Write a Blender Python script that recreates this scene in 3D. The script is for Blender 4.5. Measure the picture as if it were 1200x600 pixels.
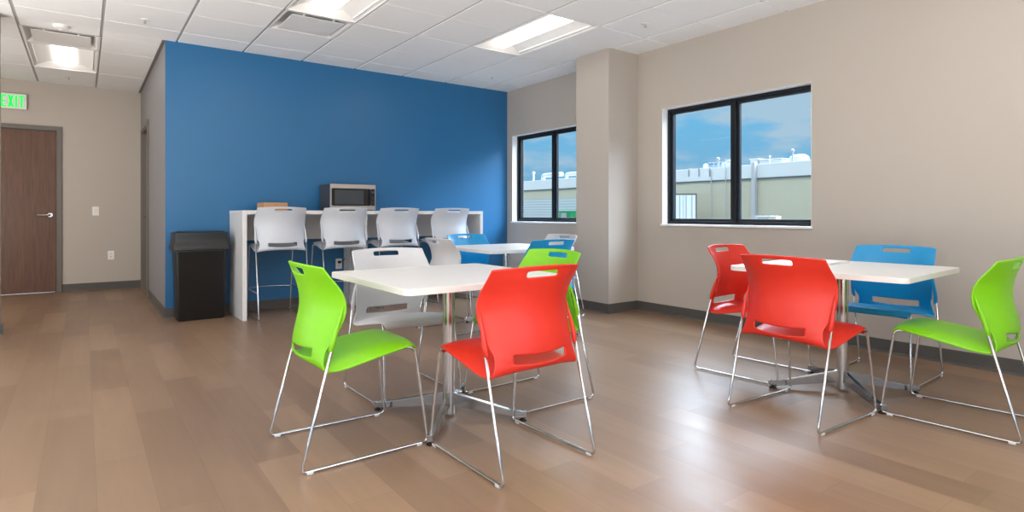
import bpy, bmesh, math, random
from mathutils import Vector, Matrix
random.seed(7)
PI = math.pi
R = math.radians
C = bpy.context.scene.collection
sc = bpy.context.scene
for o in list(bpy.data.objects):
    bpy.data.objects.remove(o)

# ------------------------------------------------------------------ camera
F_PX, YAW, Y_HOR, EYE = 685.7, 0.6319, 250.7, 1.0238
cam_d = bpy.data.cameras.new('camera')
cam = bpy.data.objects.new('camera', cam_d)
C.objects.link(cam)
cam.location = (0, 0, EYE)
cam.rotation_euler = (PI/2, 0, -YAW)
cam_d.sensor_fit = 'HORIZONTAL'
cam_d.sensor_width = 36
cam_d.lens = 36*F_PX/1200
cam_d.shift_y = -(300 - Y_HOR)/1200
cam_d.clip_start = 0.05
cam_d.clip_end = 500
sc.camera = cam

# ------------------------------------------------------------------ view
sc.view_settings.view_transform = 'Standard'
sc.view_settings.look = 'None'
sc.view_settings.exposure = -0.12
sc.view_settings.gamma = 1
sc.view_settings.use_curve_mapping = False

# ------------------------------------------------------------------ light
LAMP_LEVEL = 6.0
SKY_LEVEL = 1.0
SUN_LEVEL = 1.1
w = bpy.data.worlds.new('sky')
sc.world = w
w.use_nodes = True
nt = w.node_tree
nt.nodes.clear()
def wn(t, **k):
    n = nt.nodes.new(t)
    for a, b in k.items():
        setattr(n, a, b)
    return n
wout = wn('ShaderNodeOutputWorld')
wbg = wn('ShaderNodeBackground')
wtc = wn('ShaderNodeTexCoord')
wsep = wn('ShaderNodeSeparateXYZ')
nt.links.new(wtc.outputs['Generated'], wsep.inputs[0])
wr = wn('ShaderNodeValToRGB')
cr = wr.color_ramp
cr.elements[0].position = 0.0
cr.elements[0].color = (0.22, 0.42, 0.58, 1)
cr.elements[1].position = 0.36
cr.elements[1].color = (1.9, 2.2, 2.6, 1)
e = cr.elements.new(0.09); e.color = (0.22, 0.53, 0.82, 1)
e = cr.elements.new(0.19); e.color = (0.17, 0.58, 0.94, 1)
nt.links.new(wsep.outputs['Z'], wr.inputs[0])
# clouds: stretched noise on the direction
wmap = wn('ShaderNodeMapping')
wmap.inputs['Scale'].default_value = (10, 10, 34)
wmap.inputs['Location'].default_value = (1.3, 0.4, 3.1)
nt.links.new(wtc.outputs['Generated'], wmap.inputs[0])
wno = wn('ShaderNodeTexNoise')
wno.inputs['Scale'].default_value = 0.62
wno.inputs['Detail'].default_value = 7
wno.inputs['Roughness'].default_value = 0.55
nt.links.new(wmap.outputs[0], wno.inputs['Vector'])
wcr = wn('ShaderNodeValToRGB')
wcr.color_ramp.elements[0].position = 0.43
wcr.color_ramp.elements[0].color = (0, 0, 0, 1)
wcr.color_ramp.elements[1].position = 0.56
wcr.color_ramp.elements[1].color = (1, 1, 1, 1)
nt.links.new(wno.outputs[0], wcr.inputs[0])
wmix = wn('ShaderNodeMix', data_type='RGBA')
wmul = wn('ShaderNodeMath', operation='MULTIPLY')
wmul.inputs[1].default_value = 0.85
nt.links.new(wcr.outputs[0], wmul.inputs[0])
nt.links.new(wmul.outputs[0], wmix.inputs[0])
nt.links.new(wr.outputs[0], wmix.inputs[6])
wmix.inputs[7].default_value = (0.50, 0.66, 0.80, 1)
# room light added as extra sky brightness on the window side, above the view
wside = wn('ShaderNodeMapRange'); wside.interpolation_type = 'SMOOTHSTEP'
wside.inputs['From Min'].default_value = 0.0; wside.inputs['From Max'].default_value = 0.45
nt.links.new(wsep.outputs['X'], wside.inputs['Value'])
whigh = wn('ShaderNodeMapRange'); whigh.interpolation_type = 'SMOOTHSTEP'
whigh.inputs['From Min'].default_value = 0.20; whigh.inputs['From Max'].default_value = 0.42
nt.links.new(wsep.outputs['Z'], whigh.inputs['Value'])
wfac = wn('ShaderNodeMath', operation='MULTIPLY')
nt.links.new(wside.outputs[0], wfac.inputs[0]); nt.links.new(whigh.outputs[0], wfac.inputs[1])
wmix2 = wn('ShaderNodeMix', data_type='RGBA')
nt.links.new(wfac.outputs[0], wmix2.inputs[0]); nt.links.new(wmix.outputs[2], wmix2.inputs[6])
wmix2.inputs[7].default_value = (17.0, 20.0, 24.0, 1)
nt.links.new(wmix2.outputs[2], wbg.inputs['Color'])
wbg.inputs['Strength'].default_value = SKY_LEVEL
nt.links.new(wbg.outputs[0], wout.inputs[0])

sd = bpy.data.lights.new('sun', 'SUN')
sd.energy = SUN_LEVEL
sd.angle = R(0.6)
sd.color = (1, 0.96, 0.88)
so = bpy.data.objects.new('sun', sd)
C.objects.link(so)
so.rotation_euler = Vector((0.62, 0.35, -0.70)).to_track_quat('-Z', 'Y').to_euler()

# area lights: added fill lamps out of view, and sky portals at the windows
def area_lamp(name, loc, rot, sx, sy, watts, col=(1, .97, .93), portal=False):
    d = bpy.data.lights.new(name, 'AREA'); d.shape = 'RECTANGLE'; d.size = sx; d.size_y = sy
    d.energy = watts; d.color = col
    if portal: d.cycles.is_portal = True
    o = bpy.data.objects.new(name, d); C.objects.link(o); o.location = loc; o.rotation_euler = rot
    return o
area_lamp('fill_left', (-2.35, 2.2, 0.60), (PI/2+R(80), 0, -PI/2), 7.4, 1.4, 310)
area_lamp('fill_hall', (-1.95, 6.95, 1.25), (PI/2+R(10), 0, R(-24)), 1.2, 1.9, 55)
area_lamp('fill_behind', (-0.2, -1.5, 0.60), (PI/2+R(86), 0, 0), 4.4, 1.5, 430, (.98, .985, 1))
area_lamp('portal_near', (4.96, 3.168, 1.508), (PI/2, 0, PI/2), 1.5, 1.17, 1, portal=True)
area_lamp('portal_far', (4.96, 5.763, 1.508), (PI/2, 0, PI/2), 1.5, 1.17, 1, portal=True)

# ------------------------------------------------------------------ materials
def mat(name, col, rough=0.5, metal=0.0, spec=0.5, emit=None, es=0, noise=None, bump=None, coat=0):
    m = bpy.data.materials.new(name)
    m.use_nodes = True
    t = m.node_tree
    p = t.nodes['Principled BSDF']
    p.inputs['Base Color'].default_value = (*col, 1)
    p.inputs['Roughness'].default_value = rough
    p.inputs['Metallic'].default_value = metal
    p.inputs['Specular IOR Level'].default_value = spec
    p.inputs['Coat Weight'].default_value = coat
    if emit:
        p.inputs['Emission Color'].default_value = (*emit, 1)
        p.inputs['Emission Strength'].default_value = es
    tc = t.nodes.new('ShaderNodeTexCoord')
    if noise:
        amt, scale = noise
        n = t.nodes.new('ShaderNodeTexNoise')
        n.inputs['Scale'].default_value = scale
        n.inputs['Detail'].default_value = 4
        t.links.new(tc.outputs['Object'], n.inputs['Vector'])
        mx = t.nodes.new('ShaderNodeMix'); mx.data_type = 'RGBA'
        mx.inputs[6].default_value = (*[c*(1-amt) for c in col], 1)
        mx.inputs[7].default_value = (*[min(1, c*(1+amt)) for c in col], 1)
        t.links.new(n.outputs[0], mx.inputs[0])
        t.links.new(mx.outputs[2], p.inputs['Base Color'])
    if bump:
        st, scale = bump
        n = t.nodes.new('ShaderNodeTexNoise')
        n.inputs['Scale'].default_value = scale
        n.inputs['Detail'].default_value = 3
        t.links.new(tc.outputs['Object'], n.inputs['Vector'])
        b = t.nodes.new('ShaderNodeBump')
        b.inputs['Strength'].default_value = st
        b.inputs['Distance'].default_value = 0.002
        t.links.new(n.outputs[0], b.inputs['Height'])
        t.links.new(b.outputs[0], p.inputs['Normal'])
    return m

M = {}
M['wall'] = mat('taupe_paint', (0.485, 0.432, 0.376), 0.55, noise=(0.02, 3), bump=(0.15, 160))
M['taupe_shade'] = mat('shaded_taupe', (0.225, 0.218, 0.228), 0.5, noise=(0.02, 3), bump=(0.15, 160))  # shade of the hallway side put into the taupe
M['blue'] = mat('blue_paint', (0.015, 0.142, 0.325), 0.34, spec=0.6, noise=(0.02, 3), bump=(0.15, 160))
M['tile'] = mat('ceiling_tile', (0.86, 0.86, 0.855), 0.95, spec=0.1, noise=(0.03, 60), bump=(0.25, 220))
M['tee'] = mat('ceiling_tee', (0.72, 0.72, 0.72), 0.5)
M['tee2'] = mat('main_tee_shaded', (0.40, 0.40, 0.40), 0.5)  # shadow in the tile gaps put into the grey
M['deck'] = mat('ceiling_deck', (0.25, 0.25, 0.25), 0.9)
M['base'] = mat('rubber_base', (0.085, 0.078, 0.070), 0.5, noise=(0.05, 20))
M['whitewood'] = mat('white_sill', (0.80, 0.80, 0.80), 0.35)
M['black'] = mat('black_aluminium', (0.006, 0.007, 0.010), 0.4, spec=0.3)
M['blacksash'] = mat('dark_sash', (0.012, 0.017, 0.024), 0.4, spec=0.3)
M['frame'] = mat('grey_door_frame', (0.150, 0.132, 0.114), 0.4)
M['chrome'] = mat('chrome', (0.62, 0.62, 0.63), 0.16, metal=1)
M['steel'] = mat('brushed_steel', (0.62, 0.58, 0.54), 0.3, metal=1, noise=(0.04, 40))
M['alu'] = mat('cast_aluminium', (0.46, 0.45, 0.44), 0.16, metal=1)
M['lam'] = mat('white_laminate', (0.74, 0.715, 0.68), 0.34, noise=(0.035, 55))
M['ctr'] = mat('counter_laminate', (0.78, 0.77, 0.76), 0.35)
M['green'] = mat('lime_plastic', (0.20, 0.56, 0.004), 0.42, bump=(0.06, 500))
M['red'] = mat('red_plastic', (0.66, 0.026, 0.012), 0.42, bump=(0.06, 500))
M['grey'] = mat('light_grey_plastic', (0.58, 0.58, 0.60), 0.38, bump=(0.06, 500))
M['sgrey'] = mat('pale_stool_plastic', (0.62, 0.65, 0.71), 0.38, bump=(0.06, 500))
M['cyan'] = mat('blue_plastic', (0.006, 0.30, 0.62), 0.36, bump=(0.06, 500))
M['bin'] = mat('black_bin_plastic', (0.012, 0.012, 0.013), 0.38, bump=(0.2, 90))
M['rub'] = mat('black_rubber', (0.01, 0.01, 0.01), 0.5)
M['glide'] = mat('clear_glide', (0.60, 0.60, 0.60), 0.3)
M['card'] = mat('cardboard', (0.50, 0.27, 0.13), 0.8, noise=(0.08, 25))
M['mwdark'] = mat('microwave_case', (0.05, 0.048, 0.047), 0.4)
M['mwglass'] = mat('microwave_glass', (0.008, 0.009, 0.011), 0.12)
M['mwwin'] = mat('microwave_window', (0.045, 0.055, 0.065), 0.2)
M['plate'] = mat('wall_plate', (0.86, 0.85, 0.83), 0.4)
M['slot'] = mat('socket_slot', (0.03, 0.03, 0.03), 0.5)
M['plas'] = mat('white_fixture', (0.80, 0.79, 0.77), 0.45)
M['diff'] = mat('lamp_diffuser', (0.8, 0.8, 0.8), 0.5, emit=(1.0, 0.93, 0.85), es=LAMP_LEVEL)
M['exit'] = mat('exit_letters', (0.02, 0.5, 0.1), 0.5, emit=(0.02, 0.95, 0.10), es=0.95)
M['redled'] = mat('red_indicator', (0.5, 0.02, 0.02), 0.4, emit=(1, 0.05, 0.03), es=2)
M['facade'] = mat('beige_facade', (0.50, 0.49, 0.38), 0.9, noise=(0.04, 0.7))
M['band'] = mat('white_parapet', (0.62, 0.67, 0.68), 0.8, noise=(0.03, 0.6))
M['bandline'] = mat('dark_flashing', (0.08, 0.10, 0.11), 0.6)
M['ground'] = mat('asphalt', (0.16, 0.16, 0.155), 0.9, noise=(0.15, 1.5))
M['wmetal'] = mat('white_painted_metal', (0.46, 0.48, 0.50), 0.5, spec=0.2)
M['gmetal'] = mat('grey_metal', (0.30, 0.32, 0.34), 0.5)
M['trailer'] = mat('trailer_doors', (0.70, 0.78, 0.82), 0.4)
M['dgreen'] = mat('green_container', (0.01, 0.30, 0.10), 0.5)
M['tan'] = mat('tan_box', (0.5, 0.47, 0.38), 0.7)
M['rust'] = mat('dark_trailer_trim', (0.12, 0.08, 0.07), 0.6)

def wood_door():
    m = bpy.data.materials.new('walnut_door'); m.use_nodes = True
    t = m.node_tree; p = t.nodes['Principled BSDF']
    tc = t.nodes.new('ShaderNodeTexCoord'); mp = t.nodes.new('ShaderNodeMapping')
    mp.inputs['Scale'].default_value = (14, 14, 1.2)
    n = t.nodes.new('ShaderNodeTexNoise'); n.inputs['Scale'].default_value = 3; n.inputs['Detail'].default_value = 6
    r = t.nodes.new('ShaderNodeValToRGB')
    r.color_ramp.elements[0].position = .3; r.color_ramp.elements[0].color = (0.098, 0.043, 0.024, 1)
    r.color_ramp.elements[1].position = .7; r.color_ramp.elements[1].color = (0.150, 0.070, 0.038, 1)
    t.links.new(tc.outputs['Object'], mp.inputs[0]); t.links.new(mp.outputs[0], n.inputs['Vector'])
    t.links.new(n.outputs[0], r.inputs[0]); t.links.new(r.outputs[0], p.inputs['Base Color'])
    p.inputs['Roughness'].default_value = 0.45
    return m
M['door'] = wood_door()

def floor_mat():
    m = bpy.data.materials.new('wood_plank_floor'); m.use_nodes = True
    t = m.node_tree; p = t.nodes['Principled BSDF']; L = t.links
    tc = t.nodes.new('ShaderNodeTexCoord')
    sep = t.nodes.new('ShaderNodeSeparateXYZ'); L.new(tc.outputs['Object'], sep.inputs[0])
    def math_(op, a, b=None, c=None):
        n = t.nodes.new('ShaderNodeMath'); n.operation = op
        for i, v in enumerate((a, b, c)):
            if v is None: continue
            if isinstance(v, (int, float)): n.inputs[i].default_value = v
            else: L.new(v, n.inputs[i])
        return n.outputs[0]
    PW, PL = 0.178, 1.22
    xs = math_('DIVIDE', math_('ADD', sep.outputs['X'], 20.076), PW)
    col = math_('FLOOR', xs)
    wn1 = t.nodes.new('ShaderNodeTexWhiteNoise'); wn1.noise_dimensions = '1D'; L.new(col, wn1.inputs['W'])
    ys = math_('ADD', math_('DIVIDE', math_('ADD', sep.outputs['Y'], 20), PL), math_('MULTIPLY', wn1.outputs['Value'], 5.0))
    row = math_('FLOOR', ys)
    cb = t.nodes.new('ShaderNodeCombineXYZ'); L.new(col, cb.inputs[0]); L.new(row, cb.inputs[1])
    wn2 = t.nodes.new('ShaderNodeTexWhiteNoise'); wn2.noise_dimensions = '2D'; L.new(cb.outputs[0], wn2.inputs['Vector'])
    ramp = t.nodes.new('ShaderNodeValToRGB')
    ramp.color_ramp.elements[0].position = 0; ramp.color_ramp.elements[0].color = (0.208, 0.126, 0.076, 1)
    ramp.color_ramp.elements[1].position = 1; ramp.color_ramp.elements[1].color = (0.290, 0.184, 0.113, 1)
    e1 = ramp.color_ramp.elements.new(0.4); e1.color = (0.237, 0.146, 0.089, 1)
    e2 = ramp.color_ramp.elements.new(0.75); e2.color = (0.256, 0.160, 0.098, 1)
    L.new(wn2.outputs['Value'], ramp.inputs[0])
    # grain
    off = t.nodes.new('ShaderNodeVectorMath'); off.operation = 'MULTIPLY_ADD'
    L.new(wn2.outputs['Color'], off.inputs[0]); off.inputs[1].default_value = (7, 7, 7); L.new(tc.outputs['Object'], off.inputs[2])
    mp = t.nodes.new('ShaderNodeMapping'); mp.inputs['Scale'].default_value = (22, 1.6, 1)
    L.new(off.outputs[0], mp.inputs[0])
    n = t.nodes.new('ShaderNodeTexNoise'); n.inputs['Scale'].default_value = 1.2; n.inputs['Detail'].default_value = 6; n.inputs['Distortion'].default_value = 0.6
    L.new(mp.outputs[0], n.inputs['Vector'])
    mp2 = t.nodes.new('ShaderNodeMapping'); mp2.inputs['Scale'].default_value = (6, 2.2, 1)
    L.new(off.outputs[0], mp2.inputs[0])
    n2 = t.nodes.new('ShaderNodeTexNoise'); n2.inputs['Scale'].default_value = 1.3; n2.inputs['Detail'].default_value = 3
    L.new(mp2.outputs[0], n2.inputs['Vector'])
    g = math_('ADD', math_('MULTIPLY', n.outputs[0], 0.26), math_('ADD', math_('MULTIPLY', n2.outputs[0], 0.24), 0.75))
    mul = t.nodes.new('ShaderNodeVectorMath'); mul.operation = 'SCALE'
    L.new(ramp.outputs[0], mul.inputs[0]); L.new(g, mul.inputs['Scale'])
    # seams
    fx = math_('FRACT', xs); fy = math_('FRACT', ys)
    ex = math_('MINIMUM', fx, math_('SUBTRACT', 1.0, fx)); ey = math_('MINIMUM', fy, math_('SUBTRACT', 1.0, fy))
    sx = math_('LESS_THAN', ex, 0.008); sy = math_('LESS_THAN', ey, 0.0012)
    seam = math_('MAXIMUM', sx, sy)
    mx = t.nodes.new('ShaderNodeMix'); mx.data_type = 'RGBA'
    L.new(math_('MULTIPLY', seam, 0.28), mx.inputs[0]); L.new(mul.outputs[0], mx.inputs[6]); mx.inputs[7].default_value = (0.08, 0.05, 0.035, 1)
    L.new(mx.outputs[2], p.inputs['Base Color'])
    p.inputs['Roughness'].default_value = 0.36
    p.inputs['Specular IOR Level'].default_value = 0.62
    rr = math_('ADD', math_('MULTIPLY', n2.outputs[0], 0.12), 0.30)
    L.new(rr, p.inputs['Roughness'])
    b = t.nodes.new('ShaderNodeBump'); b.inputs['Strength'].default_value = 0.12; b.inputs['Distance'].default_value = 0.002
    L.new(n.outputs[0], b.inputs['Height']); L.new(b.outputs[0], p.inputs['Normal'])
    return m
M['floor'] = floor_mat()

def glass_mat():
    m = bpy.data.materials.new('window_glass'); m.use_nodes = True
    t = m.node_tree; t.nodes.clear()
    o = t.nodes.new('ShaderNodeOutputMaterial'); mx = t.nodes.new('ShaderNodeMixShader')
    tr = t.nodes.new('ShaderNodeBsdfTransparent'); tr.inputs[0].default_value = (0.96, 0.98, 0.98, 1)
    gl = t.nodes.new('ShaderNodeBsdfGlossy'); gl.inputs['Roughness'].default_value = 0.0
    mx.inputs[0].default_value = 0.006
    t.links.new(tr.outputs[0], mx.inputs[1]); t.links.new(gl.outputs[0], mx.inputs[2]); t.links.new(mx.outputs[0], o.inputs[0])
    return m
M['glass'] = glass_mat()

def siding_mat():
    m = bpy.data.materials.new('ribbed_siding'); m.use_nodes = True
    t = m.node_tree; p = t.nodes['Principled BSDF']; L = t.links
    tc = t.nodes.new('ShaderNodeTexCoord'); wv = t.nodes.new('ShaderNodeTexWave')
    wv.bands_direction = 'Z'; wv.inputs['Scale'].default_value = 0.9
    L.new(tc.outputs['Object'], wv.inputs['Vector'])
    r = t.nodes.new('ShaderNodeValToRGB')
    r.color_ramp.elements[0].color = (0.34, 0.42, 0.45, 1); r.color_ramp.elements[1].color = (0.50, 0.58, 0.60, 1)
    r.color_ramp.elements[1].position = 0.4
    L.new(wv.outputs[0], r.inputs[0]); L.new(r.outputs[0], p.inputs['Base Color']); p.inputs['Roughness'].default_value = 0.7
    return m
M['siding'] = siding_mat()

# ------------------------------------------------------------------ mesh helpers
def obj(name, bm, material, parent=None, smooth=False, recalc=True):
    if recalc:
        bmesh.ops.recalc_face_normals(bm, faces=bm.faces)
    me = bpy.data.meshes.new(name)
    bm.to_mesh(me); bm.free()
    mats = material if isinstance(material, (list, tuple)) else [material]
    for m in mats:
        me.materials.append(m)
    if smooth:
        for p in me.polygons: p.use_smooth = True
        if smooth != 'all':
            me.set_sharp_from_angle(angle=R(38))
    o = bpy.data.objects.new(name, me)
    C.objects.link(o)
    if parent: o.parent = parent
    return o
def new(): return bmesh.new()
def box(bm, x0, x1, y0, y1, z0, z1, bev=0, mi=0, seg=2):
    t = bmesh.new()
    v = [t.verts.new((x, y, z)) for z in (z0, z1) for y in (y0, y1) for x in (x0, x1)]
    for f in ((0, 2, 3, 1), (4, 5, 7, 6), (0, 1, 5, 4), (2, 6, 7, 3), (0, 4, 6, 2), (1, 3, 7, 5)):
        t.faces.new([v[i] for i in f])
    if bev:
        bmesh.ops.bevel(t, geom=t.edges[:], offset=bev, segments=seg, affect='EDGES', profile=0.5)
    merge(bm, t, mi)
def merge(bm, t, mi=0, mtx=None):
    if mtx is not None: t.transform(mtx)
    for f in t.faces: f.material_index = mi
    me = bpy.data.meshes.new('tmp'); t.to_mesh(me); t.free()
    bm.from_mesh(me); bpy.data.meshes.remove(me)
def prism(bm, pts, axis, a0, a1, bev=0, mi=0):
    """polygon pts in the plane perpendicular to axis, extruded a0..a1"""
    t = bmesh.new()
    def P(p, a):
        if axis == 'x': return (a, p[0], p[1])
        if axis == 'y': return (p[0], a, p[1])
        return (p[0], p[1], a)
    A = [t.verts.new(P(p, a0)) for p in pts]; B = [t.verts.new(P(p, a1)) for p in pts]
    t.faces.new(A); t.faces.new(B[::-1])
    n = len(pts)
    for i in range(n): t.faces.new((A[i], B[i], B[(i+1) % n], A[(i+1) % n]))
    bmesh.ops.recalc_face_normals(t, faces=t.faces)
    if bev: bmesh.ops.bevel(t, geom=t.edges[:], offset=bev, segments=2, affect='EDGES', profile=0.5)
    merge(bm, t, mi)
def rrect(x0, x1, y0, y1, r, n=6):
    out = []
    for cx_, cy, a0 in ((x1-r, y1-r, 0), (x0+r, y1-r, 90), (x0+r, y0+r, 180), (x1-r, y0+r, 270)):
        for i in range(n+1):
            a = R(a0+90*i/n); out.append((cx_+r*math.cos(a), cy+r*math.sin(a)))
    return out
def fillet(pts, rad, n=6):
    pts = [Vector(p) for p in pts]
    out = [pts[0]]
    for i in range(1, len(pts)-1):
        a, b, c = pts[i-1], pts[i], pts[i+1]
        u = (a-b); v = (c-b); lu, lv = u.length, v.length
        u.normalize(); v.normalize()
        ang = u.angle(v)
        r_ = rad[i-1] if isinstance(rad, (list, tuple)) else rad
        d = min(r_/math.tan(ang/2), lu*.45, lv*.45)
        p0, p1 = b+u*d, b+v*d
        for k in range(n+1):
            t = k/n
            out.append(p0*(1-t)**2 + b*2*t*(1-t) + p1*t*t)
    out.append(pts[-1])
    return out
def tube(bm, pts, rad, seg=8, mi=0, cap=True, sq=1.0):
    pts = [Vector(p) for p in pts]
    t = bmesh.new(); rings = []
    n = len(pts); up = None
    for i, p in enumerate(pts):
        d = (pts[min(i+1, n-1)]-pts[max(i-1, 0)]).normalized()
        if up is None:
            up = Vector((0, 0, 1)) if abs(d.z) < 0.9 else Vector((1, 0, 0))
        s = d.cross(up).normalized(); up = s.cross(d).normalized()
        r = rad[i] if isinstance(rad, (list, tuple)) else rad
        rings.append([t.verts.new(p+(s*math.cos(2*PI*k/seg)*sq+up*math.sin(2*PI*k/seg))*r) for k in range(seg)])
    for i in range(n-1):
        for k in range(seg):
            t.faces.new((rings[i][k], rings[i][(k+1) % seg], rings[i+1][(k+1) % seg], rings[i+1][k]))
    if cap:
        t.faces.new(rings[0][::-1]); t.faces.new(rings[-1])
    bmesh.ops.recalc_face_normals(t, faces=t.faces)
    merge(bm, t, mi)
def lathe(bm, prof, c=(0, 0, 0), seg=32, mi=0):
    t = bmesh.new(); rings = []
    for r, z in prof:
        if r < 1e-5: rings.append([t.verts.new((c[0], c[1], c[2]+z))])
        else: rings.append([t.verts.new((c[0]+r*math.cos(2*PI*k/seg), c[1]+r*math.sin(2*PI*k/seg), c[2]+z)) for k in range(seg)])
    for a, b in zip(rings, rings[1:]):
        for k in range(seg):
            k2 = (k+1) % seg
            if len(a) == 1 and len(b) == 1: continue
            if len(a) == 1: t.faces.new((a[0], b[k], b[k2]))
            elif len(b) == 1: t.faces.new((a[k], a[k2], b[0]))
            else: t.faces.new((a[k], a[k2], b[k2], b[k]))
    bmesh.ops.recalc_face_normals(t, faces=t.faces)
    merge(bm, t, mi)
def empty(name, label, cat, loc=(0, 0, 0), rz=0, group=None):
    o = bpy.data.objects.new(name, None); C.objects.link(o)
    o.empty_display_size = 0.1
    o.location = loc; o.rotation_euler = (0, 0, rz)
    o['label'] = label; o['category'] = cat
    if group: o['group'] = group
    return o
def tag(o, label, cat, group=None, kind=None):
    o['label'] = label; o['category'] = cat
    if group: o['group'] = group
    if kind: o['kind'] = kind
    return o
def structure(o, label, cat):
    o['kind'] = 'structure'; o['label'] = label; o['category'] = cat
    return o
def copy_thing(root, loc, rz, label, group=None, name=None):
    r = root.copy(); C.objects.link(r); r.location = loc; r.rotation_euler = (0, 0, rz); r['label'] = label
    if group: r['group'] = group
    for ch in list(root.children):
        c = ch.copy(); C.objects.link(c); c.parent = r
        for g in list(ch.children):
            d = g.copy(); C.objects.link(d); d.parent = c
    return r

# ------------------------------------------------------------------ room shell
XR, YB, XS, YL, HC = 4.784, 6.649, 0.646, 9.70, 2.73
X0, Y0 = -2.75, -2.3
bm = new(); box(bm, X0-.2, XR+.2, Y0-.2, YL+.2, -0.12, 0)
structure(obj('floor', bm, M['floor']), 'brown wood plank floor with planks running away from the camera', 'floor')

def wall_with_holes(bm, axis, p0, p1, a0, a1, z0, z1, holes):
    """slab between p0,p1 across the axis; runs a0..a1; holes = (a,b,zlo,zhi)"""
    def B(a, b, c, d):
        if b-a < 1e-4 or d-c < 1e-4: return
        if axis == 'x': box(bm, p0, p1, a, b, c, d)
        else: box(bm, a, b, p0, p1, c, d)
    cur = a0
    for (h0, h1, hz0, hz1) in sorted(holes):
        B(cur, h0, z0, z1); B(h0, h1, z0, hz0); B(h0, h1, hz1, z1); cur = h1
    B(cur, a1, z0, z1)
W1 = (2.405, 3.930); W2 = (4.995, 6.530); WZ = (0.915, 2.100)
bm = new(); wall_with_holes(bm, 'x', XR, XR+.2, Y0, YB+.2, 0, 2.95, [(W1[0], W1[1], *WZ), (W2[0], W2[1], *WZ)])
structure(obj('wall_right', bm, M['wall']), 'taupe painted wall holding the two black framed windows', 'wall')
bm = new(); box(bm, XS, XR+.2, YB, YB+.15, 0, 2.95)
wb = obj('wall_back', bm, [M['blue'], M['taupe_shade']])
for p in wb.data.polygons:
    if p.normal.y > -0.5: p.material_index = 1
structure(wb, 'deep blue accent wall behind the bar counter', 'wall')
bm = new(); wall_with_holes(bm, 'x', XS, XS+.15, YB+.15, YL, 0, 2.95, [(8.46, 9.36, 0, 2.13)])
structure(obj('wall_hall_side', bm, M['taupe_shade']), 'hallway side wall left of the blue wall, shade put into its taupe', 'wall')
bm = new(); wall_with_holes(bm, 'y', YL, YL+.15, X0, XS+.3, 0, 2.95, [(-1.20, -0.285, 0, 2.11)])
structure(obj('wall_hall_end', bm, M['wall']), 'taupe wall at the end of the hallway around the brown door', 'wall')
bm = new(); box(bm, X0, -0.578, 6.56, 6.70, 0, 2.95)
structure(obj('wall_left', bm, M['wall']), 'end of a partition wall at the left edge of the photo', 'wall')
bm = new(); wall_with_holes(bm, 'x', X0-.15, X0, Y0, YL, 0, 2.95, [(-1.7, 2.15, .25, 2.45), (2.25, 6.1, .25, 2.45)])
structure(obj('wall_far_left', bm, M['wall']), 'taupe wall far to the left outside the picture', 'wall')
bm = new(); wall_with_holes(bm, 'y', Y0-.15, Y0, X0, XR, 0, 2.95, [(-1.3, 3.7, .3, 2.4)])
structure(obj('wall_front', bm, M['wall']), 'taupe wall behind the camera', 'wall')
CX0, CY0, CY1 = 4.350, 4.262, 4.752
bm = new(); box(bm, CX0, XR-.001, CY0, CY1, 0, HC+.04)
structure(obj('wall_column', bm, M['wall']), 'square taupe pilaster between the two windows', 'column')

# baseboards with toe
def baseboard(name, axis, p, a0, a1, side, label):
    bm = new()
    prof = [(0, 0), (.014, 0), (.012, .006), (.007, .014), (.0055, .09), (.004, .097), (0, .098)]
    pts = [(p+side*q[0], q[1]) for q in prof]
    if axis == 'x': prism(bm, pts, 'y', a0, a1)      # wall plane x=p, runs along y
    else:
        prism(bm, pts, 'x', a0, a1)
    return structure(obj(name, bm, M['base']), label, 'baseboard')
baseboard('baseboard_right', 'x', XR, Y0, CY0, -1, 'dark grey rubber base along the right wall')
baseboard('baseboard_right_far', 'x', XR, CY1, YB, -1, 'dark grey rubber base under the far window')
baseboard('baseboard_back', 'y', YB, XS, XR, -1, 'dark grey rubber base along the blue wall')
baseboard('baseboard_hall_side', 'x', XS, YB, 8.405, -1, 'grey rubber base along the hallway side wall')
baseboard('baseboard_hall_end', 'y', YL, -0.228, XS, -1, 'grey rubber base on the hallway end wall beside the door')
baseboard('baseboard_column_side', 'x', CX0, CY0-.005, CY1+.005, -1, 'dark rubber base on the room side of the pilaster')
baseboard('baseboard_column_front', 'y', CY0, CX0-.005, XR, -1, 'dark rubber base on the camera side of the pilaster')
baseboard('baseboard_left', 'y', 6.56, X0, -0.55, -1, 'grey rubber base on the left partition')

# ------------------------------------------------------------------ ceiling
TX0 = 0.7455; TY0 = 5.05; TS = 0.6096
fixtures = {'light': [], 'vent': []}
light_cells = [(1.355, 3.83), (3.184, 3.83), (-0.474, 7.49), (1.355, 0.17), (3.184, 0.17), (-0.474, 0.17), (-0.474, 3.83), (-2.303, 3.83), (-2.303, 0.17), (-2.303, 7.49)]  # last cell: unseen lamp added to brighten the hall
vent_cells = [(1.355, 5.05), (-0.474, 6.88), (-1.084-.6096, 6.27)]
def occupied(x, y):
    for a, b in light_cells:
        if a-.02 < x < a+TS+.02 and b-.02 < y < b+2*TS+.02: return True
    for a, b in vent_cells:
        if a-.02 < x < a+TS+.02 and b-.02 < y < b+TS+.02: return True
    return False
bm = new()
GM, GC, GG = 0.011, 0.007, 0.0022        # half gaps: main tees, cross tees, scored grooves
ix0 = int(math.floor((X0-TX0)/TS))-1
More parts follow.
